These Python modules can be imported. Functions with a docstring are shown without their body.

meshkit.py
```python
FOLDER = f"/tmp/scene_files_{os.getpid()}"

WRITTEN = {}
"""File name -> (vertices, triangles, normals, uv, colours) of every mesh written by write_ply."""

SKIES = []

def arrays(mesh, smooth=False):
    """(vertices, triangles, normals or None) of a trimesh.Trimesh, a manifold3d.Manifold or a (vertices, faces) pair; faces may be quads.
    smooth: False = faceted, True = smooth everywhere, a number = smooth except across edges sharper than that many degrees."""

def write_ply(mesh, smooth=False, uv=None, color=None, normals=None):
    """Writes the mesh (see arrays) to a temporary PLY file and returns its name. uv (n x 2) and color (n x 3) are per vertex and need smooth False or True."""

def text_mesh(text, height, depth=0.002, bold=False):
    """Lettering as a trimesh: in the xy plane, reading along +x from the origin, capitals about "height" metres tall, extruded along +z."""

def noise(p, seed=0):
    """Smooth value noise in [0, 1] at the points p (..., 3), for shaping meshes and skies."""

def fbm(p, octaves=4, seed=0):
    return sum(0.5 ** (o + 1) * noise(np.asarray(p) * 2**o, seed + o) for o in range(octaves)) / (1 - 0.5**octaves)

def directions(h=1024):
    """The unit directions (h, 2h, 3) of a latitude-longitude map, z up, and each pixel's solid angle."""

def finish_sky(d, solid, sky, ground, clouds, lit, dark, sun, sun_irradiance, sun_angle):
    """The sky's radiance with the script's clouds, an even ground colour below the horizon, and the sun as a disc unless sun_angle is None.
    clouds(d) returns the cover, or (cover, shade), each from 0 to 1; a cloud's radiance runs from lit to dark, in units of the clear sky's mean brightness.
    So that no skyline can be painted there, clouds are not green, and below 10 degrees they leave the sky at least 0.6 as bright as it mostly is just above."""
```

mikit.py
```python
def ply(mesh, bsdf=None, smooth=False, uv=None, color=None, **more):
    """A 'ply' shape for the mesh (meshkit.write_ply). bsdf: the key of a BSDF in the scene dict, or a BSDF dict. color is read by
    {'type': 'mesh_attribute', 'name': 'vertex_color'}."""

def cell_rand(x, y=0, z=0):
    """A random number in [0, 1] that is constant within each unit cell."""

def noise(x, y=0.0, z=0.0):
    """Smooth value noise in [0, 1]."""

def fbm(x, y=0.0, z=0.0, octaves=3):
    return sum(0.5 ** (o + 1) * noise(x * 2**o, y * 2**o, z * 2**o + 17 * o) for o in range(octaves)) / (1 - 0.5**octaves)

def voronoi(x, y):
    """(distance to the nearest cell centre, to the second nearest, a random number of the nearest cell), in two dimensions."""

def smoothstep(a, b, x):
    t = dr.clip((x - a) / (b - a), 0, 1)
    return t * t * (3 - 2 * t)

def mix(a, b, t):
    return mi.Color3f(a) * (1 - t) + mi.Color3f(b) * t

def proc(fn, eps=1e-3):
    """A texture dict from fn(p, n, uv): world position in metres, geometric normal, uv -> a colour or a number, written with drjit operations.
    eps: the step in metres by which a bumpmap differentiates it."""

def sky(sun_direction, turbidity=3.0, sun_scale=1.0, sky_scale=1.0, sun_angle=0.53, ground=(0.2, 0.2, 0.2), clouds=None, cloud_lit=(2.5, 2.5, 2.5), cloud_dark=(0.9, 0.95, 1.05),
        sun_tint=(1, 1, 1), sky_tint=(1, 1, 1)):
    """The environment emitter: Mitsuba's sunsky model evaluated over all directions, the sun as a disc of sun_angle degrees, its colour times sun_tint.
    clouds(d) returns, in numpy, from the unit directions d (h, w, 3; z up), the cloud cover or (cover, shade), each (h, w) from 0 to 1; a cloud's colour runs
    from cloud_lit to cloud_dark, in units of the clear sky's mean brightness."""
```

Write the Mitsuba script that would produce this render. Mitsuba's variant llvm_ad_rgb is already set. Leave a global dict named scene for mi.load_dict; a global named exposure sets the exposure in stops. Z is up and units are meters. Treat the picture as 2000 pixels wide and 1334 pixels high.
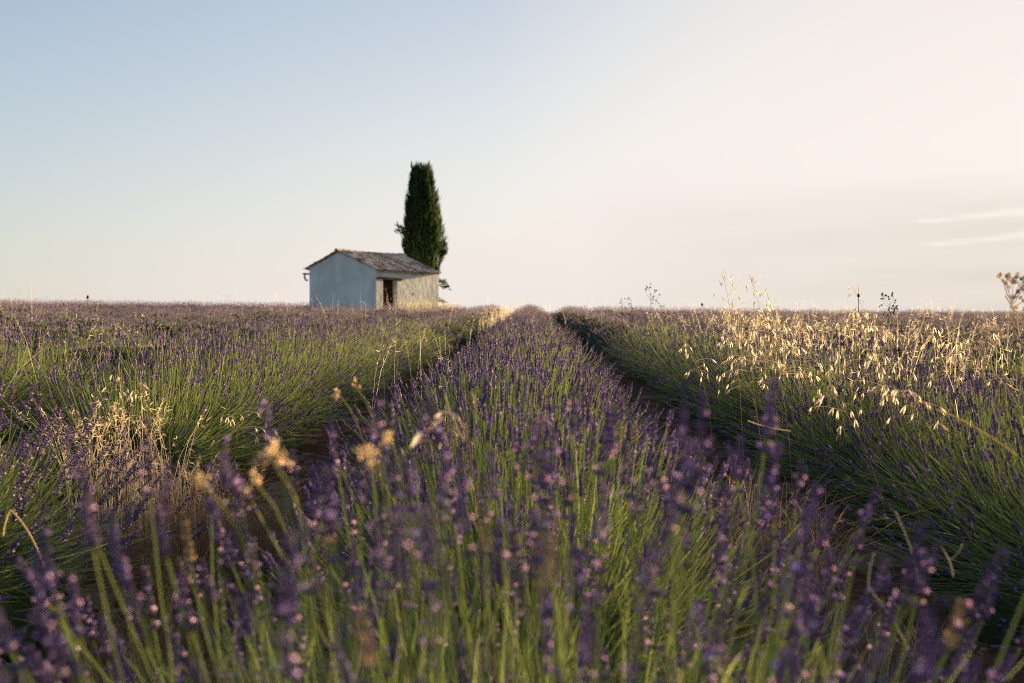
import math
import numpy as np, trimesh, drjit as dr, mitsuba as mi, mikit
from mikit import proc, noise, fbm, smoothstep, mix, cell_rand
from meshkit import noise as nnoise, fbm as nfbm

T = mi.ScalarTransform4f
scene, labels = {'type': 'scene'}, {}

# ------------------------------------------------------------------ camera, sky, exposure
CAM_Z, FPX, HORIZON = 0.88, 1945.0, 610.0            # eye height, focal length in photo pixels, eye-level row of the photo
PITCH = math.atan((667.0 - HORIZON) / FPX)
scene['camera'] = {'type': 'thinlens', 'fov': 2 * math.degrees(math.atan(1000.0 / FPX)), 'fov_axis': 'x',
                   'aperture_radius': 0.0043, 'focus_distance': 4.3, 'near_clip': 0.02, 'far_clip': 20000.0,
                   'to_world': T().look_at(origin=[0, 0, CAM_Z], target=[0, math.cos(PITCH), CAM_Z - math.sin(PITCH)], up=[0, 0, 1])}
SUN_AZ, SUN_EL = math.radians(45.0), math.radians(9.0)
SUN = [math.sin(SUN_AZ) * math.cos(SUN_EL), math.cos(SUN_AZ) * math.cos(SUN_EL), math.sin(SUN_EL)]


def clouds(d):
    """A thin high veil that thickens towards the sun, and a low bank of cloud with bright streaks over the right-hand horizon."""
    el = np.degrees(np.arcsin(np.clip(d[..., 2], -1, 1)))
    az = np.degrees(np.arctan2(d[..., 0], d[..., 1]))
    near = np.clip(d @ np.array(SUN), 0, 1)
    n1 = nfbm(np.stack([az * 0.05, el * 0.16, az * 0], -1), 4, 3)
    low = np.exp(-np.maximum(el, 0) / 7.0)
    mid = np.exp(-np.maximum(el, 0) / 22.0)
    veil = 0.95 * np.clip(near - 0.06, 0, 1) ** 0.85 * mid + 0.55 * np.clip((near - 0.70) / 0.25, 0, 1) + 0.62 * low * np.clip(0.45 + 0.9 * near, 0, 1) + 0.05 * (n1 - 0.5)
    top = 6.6 + 2.0 * (nfbm(np.stack([az * 0.06, az * 0, az * 0 + 4.0], -1), 3, 8) - 0.5) + 0.02 * az
    right = np.clip((az - 4.0) / 30.0, 0, 1) ** 0.8 * np.clip((175.0 - az) / 60.0, 0, 1)
    wisp = nfbm(np.stack([az * 0.12, (el - 0.03 * az) * 0.9, az * 0 + 2.0], -1), 4, 14)
    bank = right * np.clip((top - el) / 1.8, 0, 1) * (0.55 + 0.9 * np.clip(wisp - 0.2, 0, 1))
    streak = 0
    for e0, tilt, half, a0, sd in ((5.05, 0.02, 0.20, 21.3, 3), (3.75, 0.075, 0.17, 21.0, 5), (2.6, 0.02, 0.10, 30.0, 6), (6.9, 0.03, 0.25, 36.0, 8)):
        wob = 0.55 * (nfbm(np.stack([az * 0.22, az * 0, az * 0 + sd], -1), 4, sd) - 0.5)
        th = half * 1.15 * (0.55 + 0.9 * nnoise(np.stack([az * 0.35, az * 0, az * 0 + sd], -1), sd + 30)) * np.clip((az - a0) / 7.0, 0, 1.2) * np.clip((95 - az) / 30, 0, 1)
        q = (el - (e0 + tilt * (az - 24.0) + wob)) / np.maximum(th, 1e-3)
        streak = streak + np.exp(-np.where(q > 0, q * 0.8, q * 1.3) ** 2) * (th > 0.01)
    streak = 0.5 * np.clip(streak, 0, 1)
    warm = np.clip((az + 40) / 75.0, 0, 1) * low
    return np.clip(veil + 0.35 * bank + 0.22 * streak, 0, 0.97), np.clip(0.66 - 0.40 * near + 0.017 * np.clip(el - 9, 0, 20) * np.clip((near - 0.5) / 0.4, 0, 1) + 0.28 * warm + 0.42 * bank * (1 - streak) - 0.32 * streak, 0, 1)


exposure = 3.2
scene['sky'] = mikit.sky(SUN, turbidity=3.2, sun_scale=2.8, sky_scale=1.0, sun_angle=3.0, sun_tint=(0.84, 1.0, 1.38), clouds=clouds, sky_tint=(0.70, 0.79, 0.96),
                         cloud_lit=(3.05, 2.84, 2.72), cloud_dark=(1.82, 1.64, 1.48), ground=(0.13, 0.12, 0.10))


# ------------------------------------------------------------------ helpers
def tag(key, label=None, category=None, group=None, kind=None):
    labels[key] = {k: v for k, v in (('label', label), ('category', category), ('group', group), ('kind', kind)) if v}


used = {}


def numbered(name):
    n = used.get(name, 0)
    used[name] = n + 1
    return name if n == 0 else f'{name}_{n:03d}'


def put(key, mesh, bsdf, smooth=False, color=None, **more):
    """One entry of the scene under the next free number of its key."""
    key = numbered(key)
    scene[key] = mikit.ply(mesh, bsdf, smooth=smooth, color=color, **more)
    return key


def ground_z(x, y):
    x, y = np.asarray(x, float), np.asarray(y, float)
    xc = np.clip(x, -70, 45)
    z = 0.555 * np.minimum(y, 48) / 45 - 0.0118 * xc
    over = np.maximum(y - 48, 0)
    return z - np.minimum(np.where(over < 20, over ** 2 * 0.0015, 0.6 + (over - 20) * 0.06), 28.0) - np.minimum(np.maximum(np.abs(x) - 120, 0) * 0.02, 2.0)


def at(px, py, Y):
    """The point at distance Y (metres ahead of the camera) that stands at pixel (px, py) of the photograph; at this slight pitch depth and Y agree."""
    return np.array([(px - 1000.0) / FPX * Y, Y, CAM_Z + (HORIZON - py) / FPX * Y])


def unit(v):
    return v / (np.linalg.norm(v, axis=-1, keepdims=True) + 1e-12)


def frames(d, rng):
    """Two unit vectors across each direction d, turned at random."""
    a = unit(np.cross(d, unit(rng.normal(size=d.shape)) + 1e-6))
    return a, np.cross(d, a)


def ring_mesh(rings):
    """rings (n, k, s, 3): n strips of k rings of s points, joined to one tube each -> vertices, faces (open ends)."""
    n, k, s, _ = rings.shape
    i, j = np.meshgrid(np.arange(k - 1), np.arange(s), indexing='ij')
    q = np.stack([i * s + j, i * s + (j + 1) % s, (i + 1) * s + (j + 1) % s, (i + 1) * s + j], -1).reshape(-1, 4)
    f = np.vstack([q[:, [0, 1, 2]], q[:, [0, 2, 3]]])
    return rings.reshape(-1, 3), (f[None] + (np.arange(n) * k * s)[:, None, None]).reshape(-1, 3)


def bezier(p0, p1, p2, t):
    t = t[None, :, None]
    pts = (1 - t) ** 2 * p0[:, None] + 2 * t * (1 - t) * p1[:, None] + t ** 2 * p2[:, None]
    tan = unit(2 * (1 - t) * (p1 - p0)[:, None] + 2 * t * (p2 - p1)[:, None])
    return pts, tan


def tubes(p0, p1, p2, r0, r1, segs, sides, rng):
    """Tapered curved tubes; colours are left to the caller (vertices come per tube, segs + 1 rings of `sides`)."""
    t = np.linspace(0, 1, segs + 1)
    pts, tan = bezier(p0, p1, p2, t)
    a, _ = frames(tan[:, 0], rng)
    a = unit(a[:, None] - (a[:, None] * tan).sum(-1, keepdims=True) * tan)
    b = np.cross(tan, a)
    ang = np.arange(sides) * 2 * np.pi / sides
    r = (np.atleast_1d(r0)[:, None] * (1 - t) + np.atleast_1d(r1)[:, None] * t)[..., None, None]
    return ring_mesh(pts[:, :, None] + r * (np.cos(ang)[:, None] * a[:, :, None] + np.sin(ang)[:, None] * b[:, :, None]))


def ribbons(p0, p1, p2, w, segs, rng, side=None):
    """Flat tapering blades."""
    t = np.linspace(0, 1, segs + 1)
    pts, tan = bezier(p0, p1, p2, t)
    a = frames(tan[:, 0], rng)[0] if side is None else side
    ww = (np.atleast_1d(w)[:, None] * (1 - t * 0.9) * np.minimum(1, 0.55 + 2 * t))[..., None]
    v = np.stack([pts - a[:, None] * ww, pts + a[:, None] * ww], 2)
    n, k = len(p0), segs + 1
    i = np.arange(k - 1)
    q = np.stack([2 * i, 2 * i + 1, 2 * i + 3, 2 * i + 2], -1)
    f = np.vstack([q[:, [0, 1, 2]], q[:, [0, 2, 3]]])
    return v.reshape(-1, 3), (f[None] + (np.arange(n) * 2 * k)[:, None, None]).reshape(-1, 3)


def lumps(p, d, length, radius, profile, sides, rng, jitter=0.25):
    """Flower heads: a lumpy spindle along d from p; profile = [(t, r), ...]."""
    t, r = np.array(profile).T
    a, b = frames(d, rng)
    n, k = len(p), len(t)
    ang = np.arange(sides) * 2 * np.pi / sides + np.arange(k)[:, None] * 1.1
    rr = np.atleast_1d(radius)[:, None, None] * r[None, :, None] * (1 + jitter * rng.uniform(-1, 1, (n, k, sides)))
    pts = p[:, None] + d[:, None] * (np.atleast_1d(length)[:, None] * t)[..., None]
    return ring_mesh(pts[:, :, None] + rr[..., None] * (np.cos(ang)[None, :, :, None] * a[:, None, None] + np.sin(ang)[None, :, :, None] * b[:, None, None]))


class Heap:
    """Collects vertices, faces and vertex colours into one mesh."""

    def __init__(self):
        self.v, self.f, self.c, self.n = [], [], [], 0

    def add(self, vf, color):
        v, f = vf
        self.v.append(v), self.f.append(f + self.n), self.c.append(np.broadcast_to(color, v.shape))
        self.n += len(v)

    def mesh(self):
        return (np.vstack(self.v), np.vstack(self.f)), np.vstack(self.c)

    def put(self, key, bsdf, smooth=False, **more):
        m, c = self.mesh()
        return put(key, m, bsdf, smooth, c, **more)


def box(x0, x1, y0, y1, z0, z1):
    m = trimesh.creation.box([x1 - x0, y1 - y0, z1 - z0])
    m.apply_translation([(x0 + x1) / 2, (y0 + y1) / 2, (z0 + z1) / 2])
    return m


# ------------------------------------------------------------------ materials
VC = {'type': 'mesh_attribute', 'name': 'vertex_color'}
scene['leaf_material'] = {'type': 'principledthin', 'base_color': VC, 'roughness': 0.55, 'diff_trans': 0.9, 'spec_trans': 0.0, 'eta': 1.35}
scene['bloom_material'] = {'type': 'principledthin', 'base_color': VC, 'roughness': 0.7, 'diff_trans': 0.8, 'spec_trans': 0.0, 'eta': 1.3, 'sheen': 0.3}
scene['straw_material'] = {'type': 'principledthin', 'base_color': VC, 'roughness': 0.5, 'diff_trans': 1.0, 'spec_trans': 0.0, 'eta': 1.4}
scene['bark_material'] = {'type': 'twosided', 'bsdf': {'type': 'diffuse', 'reflectance': proc(lambda p, n, uv: mix((0.09, 0.065, 0.045), (0.2, 0.16, 0.12), fbm(p.x * 14, p.y * 14, p.z * 2.2)))}}


def soil_color(p, n, uv):
    a, b = fbm(p.x * 1.3, p.y * 1.3, 2.0, 4), fbm(p.x * 19, p.y * 19, p.z * 19, 3)
    c = mix((0.085, 0.043, 0.026), (0.17, 0.092, 0.055), smoothstep(0.3, 0.7, 0.5 * a + 0.5 * b))
    return mix(c, (0.30, 0.23, 0.14), 0.6 * smoothstep(0.56, 0.7, fbm(p.x * 7 + 31, p.y * 5, 0.0, 4)))


scene['soil_material'] = {'type': 'bumpmap', 'arbitrary': proc(lambda p, n, uv: fbm(p.x * 40, p.y * 40, p.z * 40, 3), eps=4e-3), 'scale': 0.02,
                          'bsdf': {'type': 'diffuse', 'reflectance': proc(soil_color)}}


def plaster_color(p, n, uv):
    streak = fbm(p.x * 3.1, p.y * 3.1, p.z * 0.7, 4)
    blot = fbm(p.x * 1.1 + 5, p.y * 1.1, p.z * 1.3, 4)
    c = mix((0.62, 0.605, 0.58), (0.79, 0.775, 0.75), smoothstep(0.30, 0.70, 0.55 * streak + 0.45 * blot))
    return mix(c, (0.52, 0.46, 0.39), 0.4 * smoothstep(0.58, 0.75, fbm(p.x * 4 + 9, p.y * 4, p.z * 2.0, 4)))


scene['plaster_material'] = {'type': 'twosided', 'bsdf': {'type': 'bumpmap', 'arbitrary': proc(lambda p, n, uv: fbm(p.x * 8, p.y * 8, p.z * 4.0, 5), eps=1.2e-2), 'scale': 0.012,
                             'bsdf': {'type': 'diffuse', 'reflectance': proc(plaster_color)}}}
for k, (lo, hi) in enumerate([((0.26, 0.185, 0.145), (0.44, 0.345, 0.28)), ((0.30, 0.245, 0.20), (0.48, 0.41, 0.34)), ((0.11, 0.075, 0.06), (0.24, 0.17, 0.13)), ((0.36, 0.29, 0.235), (0.55, 0.47, 0.39))]):
    scene[f'tile_material_{k}'] = {'type': 'twosided', 'bsdf': {'type': 'diffuse', 'reflectance': proc(
        lambda p, n, uv, lo=lo, hi=hi: 1.4 * mix(lo, hi, smoothstep(0.3, 0.7, fbm(p.x * 9, p.y * 9, p.z * 9, 4))))}}
scene['wood_material'] = {'type': 'twosided', 'bsdf': {'type': 'diffuse', 'reflectance': proc(
    lambda p, n, uv: mix((0.028, 0.016, 0.012), (0.075, 0.045, 0.033), fbm(p.x * 22, p.y * 22, p.z * 2.0, 4)))}}
scene['old_wood_material'] = {'type': 'twosided', 'bsdf': {'type': 'diffuse', 'reflectance': proc(
    lambda p, n, uv: mix((0.055, 0.038, 0.028), (0.14, 0.10, 0.075), fbm(p.x * 5, p.y * 5, p.z * 30, 4)))}}
scene['zinc_material'] = {'type': 'twosided', 'bsdf': {'type': 'principled', 'base_color': {'type': 'rgb', 'value': [0.42, 0.42, 0.41]}, 'roughness': 0.5, 'metallic': 0.6}}


# ------------------------------------------------------------------ the ground
def axis(dense0, dense1, step, lo, hi):
    out = [*np.arange(dense0, dense1, step)]
    s, v = step, dense1
    while v < hi:
        out.append(v)
        s *= 1.13
        v += s
    s, v = step, dense0
    while v > lo:
        s *= 1.13
        v -= s
        out.append(v)
    return np.array(sorted(out))


def ground():
    xs, ys = axis(-2.6, 2.6, 0.045, -5500, 5500), axis(0.4, 8.0, 0.045, -400, 10500)
    x, y = np.meshgrid(xs, ys)
    near = np.exp(-np.hypot(x, y) / 25)
    clod = nfbm(np.stack([x * 7, y * 7, x * 0], -1), 4, 2) - 0.5
    z = ground_z(x, y) + near * (0.09 * clod + 0.05 * (nnoise(np.stack([x * 1.5, y * 1.5, x * 0], -1), 5) - 0.5)) - 0.04
    h, w = x.shape
    i = np.arange(h * w).reshape(h, w)
    q = np.stack([i[:-1, :-1], i[:-1, 1:], i[1:, 1:], i[1:, :-1]], -1).reshape(-1, 4)
    put('ground', (np.stack([x, y, z], -1).reshape(-1, 3), q), 'soil_material', True)
    tag('ground', 'red brown stony soil between the lavender rows', kind='structure')


ground()


# ------------------------------------------------------------------ lavender
ROW_DX, ROW_GAP, ROW_X0 = 0.019, 1.80, -0.06          # the rows run slightly to the right of straight ahead
CALYX = np.array([[0.135, 0.095, 0.235], [0.175, 0.125, 0.295], [0.23, 0.175, 0.33], [0.095, 0.068, 0.175], [0.20, 0.16, 0.22]])
LILAC = np.array([[0.62, 0.46, 0.70], [0.52, 0.39, 0.68], [0.78, 0.60, 0.76]])
TAN = np.array([0.34, 0.28, 0.20])
STEM = np.array([[0.24, 0.32, 0.11], [0.31, 0.37, 0.135], [0.16, 0.25, 0.095], [0.40, 0.41, 0.21]])
LEAF = np.array([[0.09, 0.13, 0.06], [0.12, 0.16, 0.075], [0.065, 0.10, 0.045]])
SPIKE_MID = [(0, 0.35), (0.12, 1.0), (0.3, 0.62), (0.42, 1.1), (0.58, 0.7), (0.72, 0.95), (1.0, 0.12)]
SPIKE_LOW = [(0, 0.5), (0.3, 1.0), (0.65, 0.95), (1.0, 0.1)]


def stem_field(rng, n, R, H, base=0.13, tmax=78, spread=0.62, ragged=0.17):
    """Stems of one bush about the origin: start, control and end points. They fan out from the base and bend upward."""
    th = np.radians(tmax) * rng.uniform(0, 1, n) ** spread
    ph = rng.uniform(0, 2 * np.pi, n)
    Rx, Ry = R
    lump = 1 + 0.10 * np.sin(3 * ph + rng.uniform(0, 6)) + 0.07 * np.sin(5 * ph + rng.uniform(0, 6))
    Rh = lump / np.sqrt((np.cos(ph) / Rx) ** 2 + (np.sin(ph) / Ry) ** 2)
    L = (1 / np.sqrt((np.sin(th) / Rh) ** 2 + (np.cos(th) / H) ** 2)) * (1.03 - ragged * rng.exponential(0.55, n).clip(0, 2.2))
    hd = np.stack([np.cos(ph), np.sin(ph), 0 * ph], -1)
    p0 = hd * (base * np.sqrt(rng.uniform(0, 1, n)))[:, None] * np.array([Rx, Ry, 1]) / 0.6
    p0[:, 2] = rng.uniform(0.03, 0.16, n)
    p2 = hd * (np.sin(th) * L)[:, None] + np.array([0, 0, 1.0]) * (np.cos(th) * L)[:, None]
    p2 += rng.normal(0, 0.028, (n, 3))
    p2[:, 2] = np.maximum(p2[:, 2], 0.07)
    m = p0 + (p2 - p0) * 0.55
    p1 = m + (p2 - p0) * np.array([0.16, 0.16, -0.10]) + rng.normal(0, 0.03, (n, 3))
    return p0, p1, p2


def shade_of(rng, table, n, spread=0.16):
    w = rng.dirichlet(np.ones(len(table)) * 0.7, n)
    return (w @ table) * (1 + spread * rng.normal(size=(n, 1))).clip(0.5, 1.6)


def core_mesh(rng, R, H):
    """The dense leafy cushion inside a bush."""
    m = trimesh.creation.icosphere(subdivisions=3, radius=1.0)
    v = np.array(m.vertices)
    v *= (0.78 + 0.5 * nfbm(v * 2.3 + rng.uniform(0, 50), 3, 4))[:, None]
    v = v * [R[0] * 0.55, R[1] * 0.66, H * 0.46]
    v[:, 2] = np.maximum(v[:, 2], -0.08)
    return v, np.array(m.faces)


def bush_heaps(rng, n, R, H, level, tmax=78, bloom=1.0):
    """(foliage, stems, spikes, spike poses) of one bush about the origin. level 0 near, 1 middle, 2 far."""
    p0, p1, p2 = stem_field(rng, max(8, int(n * bloom)), R, H, tmax=tmax)
    n = len(p0)
    d = unit(p2 - p1 + np.array([0, 0, 0.06]))
    fol, st, sp = Heap(), Heap(), Heap()
    ns = int({0: 900, 1: 430, 2: 70}[level] * (1.6 - 0.6 * bloom))                # young shoots without flowers, a little shorter than the flower stems
    a0, a1, a2 = stem_field(rng, ns, (R[0] * 0.97, R[1] * 0.97), H * 0.86, tmax=84, spread=0.5, ragged=0.32)
    st.add(ribbons(a0 + (a2 - a0) * (0.2 if level < 2 else 0.45), a1 + (a2 - a1) * 0.2, a2, rng.uniform(0.0012, 0.0021, ns) * (1, 1.2, 1.9)[level], (3, 2, 1)[level], rng), np.repeat(shade_of(rng, STEM, ns), 2 * (4, 3, 2)[level], 0))
    v, f = core_mesh(rng, R, H)
    if level == 2:
        m = trimesh.creation.icosphere(subdivisions=2, radius=1.0)
        v = np.array(m.vertices) * (0.8 + 0.45 * nfbm(np.array(m.vertices) * 2.3 + rng.uniform(0, 50), 3, 4))[:, None] * [R[0] * 0.8, R[1] * 0.86, H * 0.72]
        f = np.array(m.faces)
    fol.add((v, f), LEAF[0] * 0.75)  # core tinted darker than the leaves: shade of the gaps put into the colour
    nl = {0: 1500, 1: 800, 2: 80}[level]
    q0, q1, q2 = stem_field(rng, nl, (R[0] * 0.92, R[1] * 0.92), H * 0.72, tmax=86, spread=0.5, ragged=0.4)
    s = q0 + (q2 - q0) * rng.uniform(0.25, 0.85, (nl, 1))
    e = s + unit(q2 - q1 + rng.normal(0, 0.12, (nl, 3))) * rng.uniform(0.05, 0.13, (nl, 1)) * (1.0 if level < 2 else 1.6)
    c = shade_of(rng, LEAF, nl)
    k = 2 if level == 0 else 1
    fol.add(ribbons(s, (s + e) / 2 + rng.normal(0, 0.008, (nl, 3)), e, rng.uniform(0.0016, 0.003, nl) * (1, 1.25, 2.6)[level], k, rng), np.repeat(c, 2 * (k + 1), 0))
    c = shade_of(rng, STEM, n)
    if level < 2:
        segs = (5, 3)[level]
        vf = tubes(p0, p1, p2, np.full(n, 0.0014 if level == 0 else 0.0017), np.full(n, 0.0009 if level == 0 else 0.0013), segs, 3, rng)
        cc = np.repeat(c, 3 * (segs + 1), 0)
        st.add(vf, cc)
        # narrow leaves up the stems
        nb = n if level == 0 else n // 2
        pick = rng.integers(0, n, nb)
        tt = rng.uniform(0.25, 0.7, (nb, 1))
        s = (1 - tt) ** 2 * p0[pick] + 2 * tt * (1 - tt) * p1[pick] + tt ** 2 * p2[pick]
        e = s + unit(d[pick] + rng.normal(0, 0.35, (nb, 3))) * rng.uniform(0.03, 0.06, (nb, 1))
        st.add(ribbons(s, (s + e) / 2 + [0, 0, 0.003], e, np.full(nb, 0.0016), 1, rng), np.repeat(shade_of(rng, STEM, nb) * 0.85, 4, 0))
    else:
        st.add(ribbons(p0 + (p2 - p0) * 0.5, p1 + (p2 - p1) * 0.4, p2, np.full(n, 0.0028), 1, rng), np.repeat(c * 0.8, 4, 0))
    prof = SPIKE_MID if level < 2 else SPIKE_LOW
    length, radius = rng.uniform(0.03, 0.058, n), rng.uniform(0.0038, 0.0056, n) * (1, 1.0, 1.2)[level]
    sides = 4 if level < 2 else 3
    vf = lumps(p2, d, length, radius, prof, sides, rng, 0.35)
    kk = len(prof) * sides
    c = np.repeat(shade_of(rng, CALYX, n), kk, 0)
    open_ = (rng.uniform(size=(len(c), 1)) < 0.11) * np.repeat(rng.uniform(size=(n, 1)) < 0.75, kk, 0)
    c = np.where(open_, LILAC[rng.integers(0, 3, len(c))], c)
    c = np.where(np.repeat(rng.uniform(size=(n, 1)) < 0.05, kk, 0), TAN * rng.uniform(0.7, 1.2, (len(c), 1)), c)
    sp.add(vf, c)
    return fol, st, sp, (p2, d, length)


def row_x(k, y):
    return ROW_X0 + k * ROW_GAP + ROW_DX * y


def shifted(heap, off):
    m, c = heap.mesh()
    return (m[0] + off, m[1]), c


def hedge(k, y0, y1, label, skip=(), seed=0):
    """One row of lavender: every bush a part with its foliage, stems and flower spikes; past y1 the row goes on as the field does."""
    key = numbered('lavender_hedge')
    rng = np.random.default_rng(1000 + seed)
    tag(key, label, 'lavender hedge', 'lavender rows running to the horizon')
    y, i = y0, 0
    while y < y1:
        step = 0.62 + rng.uniform(-0.08, 0.12)
        if not any(a < y < b for a, b in skip):
            level = 0 if y < 3.2 else 1
            n = 800 if y < 6 else 620
            R, H = (rng.uniform(0.62, 0.73) if k == 0 else rng.uniform(0.70, 0.82), rng.uniform(0.46, 0.60)), rng.uniform(0.56, 0.70)
            fol, st, sp, _ = bush_heaps(rng, n, R, H, level, bloom=rng.choice([1.05, 0.95, 0.8, 0.6]))
            x = row_x(k, y) + rng.uniform(-0.07, 0.07)
            off = np.array([x, y, float(ground_z(x, y)) - 0.02])
            b = key + '__bush' + (f'_{i:03d}' if i else '')
            for part, heap, mat in (('foliage', fol, 'leaf_material'), ('stem', st, 'leaf_material'), ('flower_spike', sp, 'bloom_material')):
                m, c = shifted(heap, off)
                scene[f'{b}__{part}'] = mikit.ply(m, mat, smooth=part != 'stem', color=c)
                labels[f'{b}__{part}'] = {'kind': 'stuff'}
            i += 1
        y += step
    return key


hedge(0, 2.1, 15.0, 'lavender row running straight ahead from the nearest bush to the horizon', seed=1)
hedge(-1, 4.75, 15.0, 'lavender row next left of the middle row, beginning behind the patch of dry grass', seed=2)
hedge(1, 1.0, 15.0, 'lavender row right of the middle row with tall dry wild oats in it', seed=3)


# the near bush under the camera: its 300 largest flower spikes are parts
def calyx(rng, base, d, length, width):
    a, b = frames(d[None], rng)
    ang = np.arange(4) * np.pi / 2
    ring = base + d * length * 0.55 + width * (np.cos(ang)[:, None] * a + np.sin(ang)[:, None] * b)
    ring0 = base + d * length * 0.12 + 0.6 * width * (np.cos(ang)[:, None] * a + np.sin(ang)[:, None] * b)
    v = np.vstack([base[None], ring0, ring, (base + d * length)[None]])
    i = np.arange(4)
    f = np.vstack([np.stack([0 * i, 1 + (i + 1) % 4, 1 + i], 1), np.stack([1 + i, 1 + (i + 1) % 4, 5 + (i + 1) % 4], 1), np.stack([1 + i, 5 + (i + 1) % 4, 5 + i], 1), np.stack([5 + i, 5 + (i + 1) % 4, 0 * i + 9], 1)])
    return v, f


def fine_spike(seed):
    """A lavender flower spike 1 unit = 1 m long about z: whorls of calyces, some with an open two-lipped corolla."""
    rng = np.random.default_rng(seed)
    h = Heap()
    L = rng.uniform(0.042, 0.062)
    tan_head = seed % 18 == 8
    zs = np.linspace(0.004, L - 0.008, int(L / 0.0066))
    zs = np.concatenate([[-rng.uniform(0.008, 0.016)], zs]) if rng.uniform() < 0.5 else zs
    tone = rng.uniform(0.8, 1.2)
    for k, z in enumerate(zs):
        t = np.clip(z / L, 0, 1)
        m = int(rng.integers(5, 8) * (1 - 0.35 * t))
        for j in range(m):
            a = 2 * np.pi * (j + 0.5 * (k % 2) + rng.uniform(-0.2, 0.2)) / m
            out = np.array([np.cos(a), np.sin(a), 0])
            d = unit(out * rng.uniform(0.55, 0.9) + np.array([0, 0, 1.0]) * (0.8 + 0.6 * t))
            ln, wd = rng.uniform(0.0062, 0.0082) * (1 - 0.25 * t), rng.uniform(0.0013, 0.0018)
            base = out * 0.0012 + [0, 0, z]
            c = shade_of(rng, CALYX, 1)[0] * tone
            if tan_head:
                c = TAN * rng.uniform(0.8, 1.3)
            h.add(calyx(rng, base, d, ln, wd), c * np.linspace(0.75, 1.2, 10)[:, None])
            if rng.uniform() < 0.13 * (1.2 - t) and not tan_head:
                tip, s = base + d * ln, rng.uniform(0.0018, 0.0030)
                pa, pb = frames(d[None], rng)
                an = np.arange(6) * np.pi / 3
                rim = tip + d * s * 0.9 + s * rng.uniform(0.75, 1.15, (6, 1)) * (np.cos(an)[:, None] * pa + np.sin(an)[:, None] * pb)
                i = np.arange(6)
                h.add((np.vstack([(tip - d * 0.001)[None], rim, (tip + d * s * 1.3)[None]]), np.vstack([np.stack([0 * i, 1 + (i + 1) % 6, 1 + i], 1), np.stack([1 + i, 1 + (i + 1) % 6, 0 * i + 7], 1)])),
                      LILAC[rng.integers(0, 3)] * rng.uniform(0.85, 1.25))
    return h, L


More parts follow.
